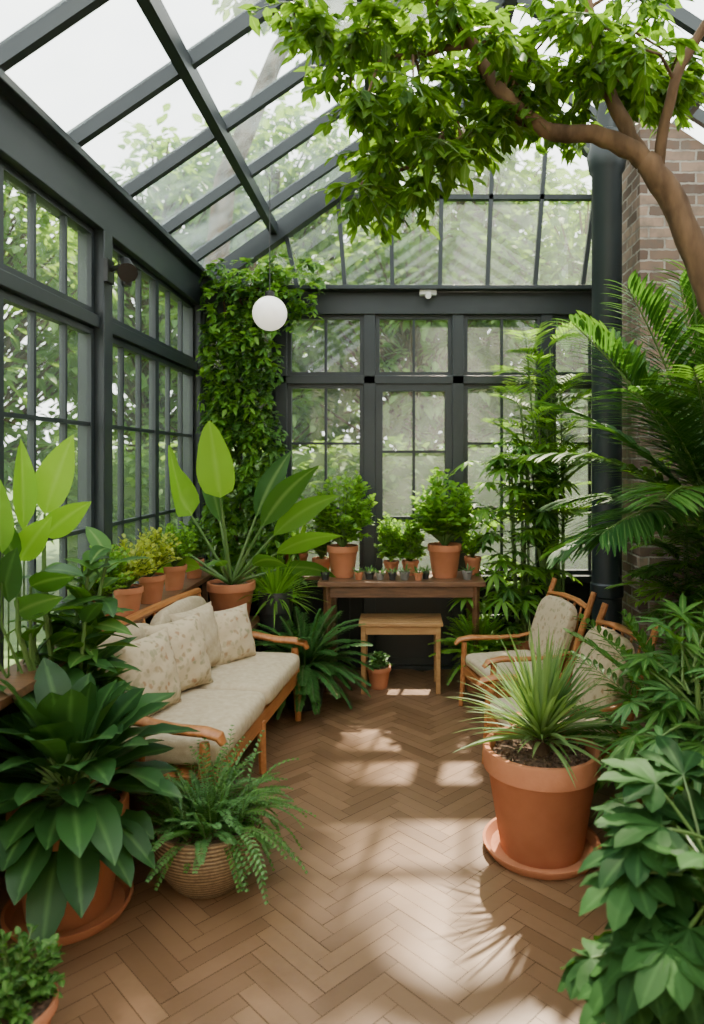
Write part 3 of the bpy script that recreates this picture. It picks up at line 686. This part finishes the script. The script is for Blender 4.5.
mb=MB(); s=pot(mb,(.82,4.78,0),.15,.3)
for i in range(120):
    a=R.uniform(0,6.28); z=R.uniform(.15,1.24); q=R.uniform(.0,.18); b=s+V((q*math.cos(a)-.05,q*math.sin(a)*.6,z)); 
    az=R.uniform(-3.3,.2) if R.random()<.8 else R.uniform(0,3)
    palmate(mb,b,rdir(az,R.uniform(.2,1.1)),R.uniform(.12,.28),9,R.uniform(.14,.2),.036,'leaf_lush' if R.random()<.8 else 'leaf_mid',.6)
for k in range(7): tube(mb,[s+V((R.uniform(-.05,.05),R.uniform(-.05,.05),0)),s+V((R.uniform(-.1,.1),R.uniform(-.08,.08),1.2))],[.012,.007],'stem_green',6)
mb.build('potted_umbrella_plant',clamp=True)
mb=MB(); s=pot(mb,(1.12,4.80,0),.12,.28)
for k in range(16):
    x=R.uniform(-.30,.02); h=R.uniform(.9,2.0); top=s+V((x-.02,R.uniform(-.14,.04),h)); tube(mb,[s+V((x*.2,0,0)),s.lerp(top,.5)+V((x*.2,0,0)),top],[.010,.008,.005],'stem_green',6)
    for j in range(6): frond(mb,s.lerp(top,.5+.5*j/5),rdir(j*2.4+k,R.uniform(.5,1.25)),R.uniform(.26,.42),R.uniform(.6,1.1),.17,.02,13,'leaf_lush' if k%4 else 'leaf_mid',rs=.003,seg=3)
mb.build('potted_bamboo_palm',clamp=True)
mb=MB(); s=pot(mb,(.52,4.56,0),.12,.26)
fernplant(mb,s,90,(.2,.34),(10,85),(.5,1.3),.05,.018,16,'leaf_lush',rs=.002,seg=2); mb.build('potted_asparagus_fern',clamp=True)
mb=MB(); s=pot(mb,(1.48,3.25,0),.2,.36)
tube(mb,[s,s+V((0,0,.45)),s+V((-.02,-.02,.86))],[.06,.05,.045],'bark',10); c=s+V((-.02,-.02,.84))
for (az,e,L,dr) in ((3.0,1.22,1.15,.75),(3.5,1.3,1.2,.8),(2.7,1.0,1.05,.9),(3.9,1.05,1.05,1.1),(4.4,1.2,1.1,1.0),(2.3,1.25,1.15,.8),(4.9,.9,.9,1.3),(3.25,.85,.95,1.0),(5.5,1.1,.9,1.0),(1.6,1.2,1.0,.9),(.5,1.1,.7,1.),(3.7,.6,.8,1.1),(3.1,.35,.75,.9),(4.1,.7,.95,1.0),(4.6,.5,.85,1.0),(3.3,1.45,1.15,.5),(4.0,1.35,1.2,.6),(2.5,.6,.8,.9),(3.45,1.1,1.2,.7),(4.2,1.0,1.1,.9)):
    frond(mb,c,rdir(az,e),L,dr,.34,.028,38,'leaf_palm' if R.random()<.6 else 'leaf_mid',bare=.2,rs=.010,fwd=.6,vshape=.15,ldroop=.5,seg=4)
mb.build('potted_kentia_palm',clamp=True)
mb=MB(); s=pot(mb,(1.72,3.92,0),.15,.3)
for k in range(14):
    x=R.uniform(-.26,.12); h=R.uniform(.5,1.5); top=s+V((x,R.uniform(-.3,.0),h)); tube(mb,[s+V((x*.2,0,0)),s.lerp(top,.5)+V((x*.2,0,0)),top],[.010,.008,.005],'stem_green',6)
    for j in range(6): frond(mb,s.lerp(top,.4+.6*j/5),rdir(R.uniform(2.3,5.4),R.uniform(.3,1.2)),R.uniform(.3,.5),R.uniform(.6,1.1),.17,.024,12,'leaf_mid' if k%2 else 'leaf_lush',rs=.003,seg=3)
mb.build('potted_areca_palm',clamp=True)
mb=MB(); s=pot(mb,(1.16,2.72,0),.17,.3)
fernplant(mb,s+V((0,0,.05)),52,(.4,.74),(12,88),(.5,1.2),.12,.024,18,'leaf_mid',rs=.004,seg=3)
mb.build('potted_sword_fern')
mb=MB(); s=pot(mb,(.98,2.28,0),.15,.26)
for i in range(90):
    a=R.uniform(0,6.28); b=s+V((R.uniform(-.05,.08),R.uniform(-.05,.05),R.uniform(0,.55))); palmate(mb,b,rdir(a,R.uniform(.1,1.3)),R.uniform(.1,.26),9,R.uniform(.11,.17),.026,'leaf_mid' if R.random()<.6 else 'leaf_fern',.5)
for k in range(5): tube(mb,[s,s+V((R.uniform(-.05,.05),R.uniform(-.05,.05),.55))],[.01,.007],'stem_green',6)
mb.build('potted_umbrella_plant.001')
mb=MB(); s=pot(mb,(.72,1.62,0),.17,.26)
for i in range(88):
    a=R.uniform(0,6.28); b=s+V((R.uniform(-.04,.06),R.uniform(-.04,.04),R.uniform(0,.34))); palmate(mb,b,rdir(a,R.uniform(-.1,1.3)),R.uniform(.12,.26),7,R.uniform(.12,.17),.056,'leaf_fatsia',.5,spread=1.9,prof='ob',seg=6,wav=.15)
for k in range(4): tube(mb,[s,s+V((R.uniform(-.04,.04),R.uniform(-.04,.04),.32))],[.012,.008],'stem_green',6)
mb.build('potted_fatsia')

# ------------------------------------------------------------------ garden outside
mb=MB(); box(mb,(0,6,-.12),(60,60,.1),'ground_grass'); mb.build('ground')
def gtree():
    mb=MB(); tube(mb,[(0,0,-.1),(.05,0,1.2),(0,.1,2.4),(.1,0,3.8)],[.16,.13,.1,.05],'bark',8)
    for i in range(210):
        u=R.uniform(-1,1); a=R.uniform(0,6.28); q=R.uniform(.35,1)**.6; s=math.sqrt(1-u*u)
        c=V((1.5*s*math.cos(a)*q,1.5*s*math.sin(a)*q,2.8+2.3*u*q))
        tube(mb,[V((0,0,max(1.2,c.z-1))),c],[.03,.01],'bark',4,cap=False)
        for j in range(26):
            d=rdir(R.uniform(0,6.28),R.uniform(-.8,.8)); sleaf(mb,c+d*R.uniform(0,.38),d+V((0,0,-.3)),R.uniform(.13,.22),.09,'leaf_outside')
    return mb.build('garden_tree')
g=gtree(); spots=[(-2.2,10.6,1.0),(.2,11,1.15),(2.6,9.8,1.05),(5,11,1.2),(-5.2,8.5,1.1),(-5.4,5.3,1.1),(-5.0,2.8,1.05),(-6,0,1.2),(1.4,13.5,1.7),(-2.5,14,1.7),(-4.2,12,1.4),(-7.8,4,1.6),(-7.8,7,1.6)]
g.location=(-2.2,10.6,0)
for i,(x,y,s) in enumerate(spots[1:]):
    o=bpy.data.objects.new('garden_tree.%03d'%(i+1),g.data); bpy.context.scene.collection.objects.link(o); o.location=(x,y,0); o.scale=(s,s,s); o.rotation_euler[2]=i*1.3
mb=MB(); tube(mb,[(-2.6,8.9,-.1),(-2.5,8.9,2.5),(-2.2,8.8,5.0),(-1.5,8.7,6.6),(-.9,8.6,7.4)],[.2,.17,.14,.1,.06],'bark',10)
for i in range(270):
    u=R.uniform(-1,1); a=R.uniform(0,6.28); q=R.uniform(.2,1)**.6; s=math.sqrt(1-u*u)
    c=V((-.75+1.65*s*math.cos(a)*q,8.3+2.1*s*math.sin(a)*q,7.7+.7*u*q)); tube(mb,[(-1.0,8.6,7.3),c],[.03,.008],'bark',4,cap=False)
    for j in range(26):
        d=rdir(R.uniform(0,6.28),R.uniform(-.8,.8)); sleaf(mb,c+d*R.uniform(0,.3),d+V((0,0,-.3)),R.uniform(.12,.2),.10,'leaf_outside')
mb.build('added_shade_tree')  # tree added so its out-of-view crown shades the left of the floor
def hedge():
    mb=MB()
    for i in range(7000):
        x=R.uniform(-3.5,5); z=R.uniform(0,1.7); y=7.2+R.uniform(-.2,.3)+.15*math.sin(x*3)
        sleaf(mb,(x,y,z),rdir(R.uniform(-3.1,0),R.uniform(-.6,.8)),R.uniform(.09,.16),.07,'leaf_outside')
    box(mb,(.75,7.4,.8),(8.4,.3,1.55),'ground_grass'); mb.build('garden_hedge')
hedge()

# ------------------------------------------------------------------ light
w=bpy.data.worlds.new('world'); bpy.context.scene.world=w; w.use_nodes=True
nt=w.node_tree; bg=nt.nodes['Background']; 
tc=nt.nodes.new('ShaderNodeTexCoord'); sp=nt.nodes.new('ShaderNodeSeparateXYZ'); nt.links.new(tc.outputs['Generated'],sp.inputs[0])
cr=nt.nodes.new('ShaderNodeValToRGB'); nt.links.new(sp.outputs[2],cr.inputs[0]); cr.color_ramp.elements[0].color=(1,1,.95,1); cr.color_ramp.elements[1].color=(.90,.95,1,1)
nt.links.new(cr.outputs[0],bg.inputs[0]); bg.inputs[1].default_value=5.4
sd=bpy.data.lights.new('sun','SUN'); sd.energy=25; sd.angle=math.radians(1.3); sd.color=(1,.86,.66)
so=bpy.data.objects.new('sun',sd); bpy.context.scene.collection.objects.link(so)
so.rotation_euler=V((-.10,-.60,-.80)).to_track_quat('-Z','Y').to_euler(); so.location=(3,9,9)

# ------------------------------------------------------------------ camera
cd=bpy.data.cameras.new('camera'); co=bpy.data.objects.new('camera',cd); bpy.context.scene.collection.objects.link(co)
co.location=(0,0,1.5); co.rotation_euler=(math.pi/2,0,0)
cd.sensor_width=36; cd.sensor_fit='AUTO'; cd.lens=700/1024*36; cd.shift_x=-48/1024; cd.shift_y=-52/1024
cd.clip_start=.05; cd.dof.use_dof=True; cd.dof.focus_distance=3.3; cd.dof.aperture_fstop=2.0
bpy.context.scene.camera=co
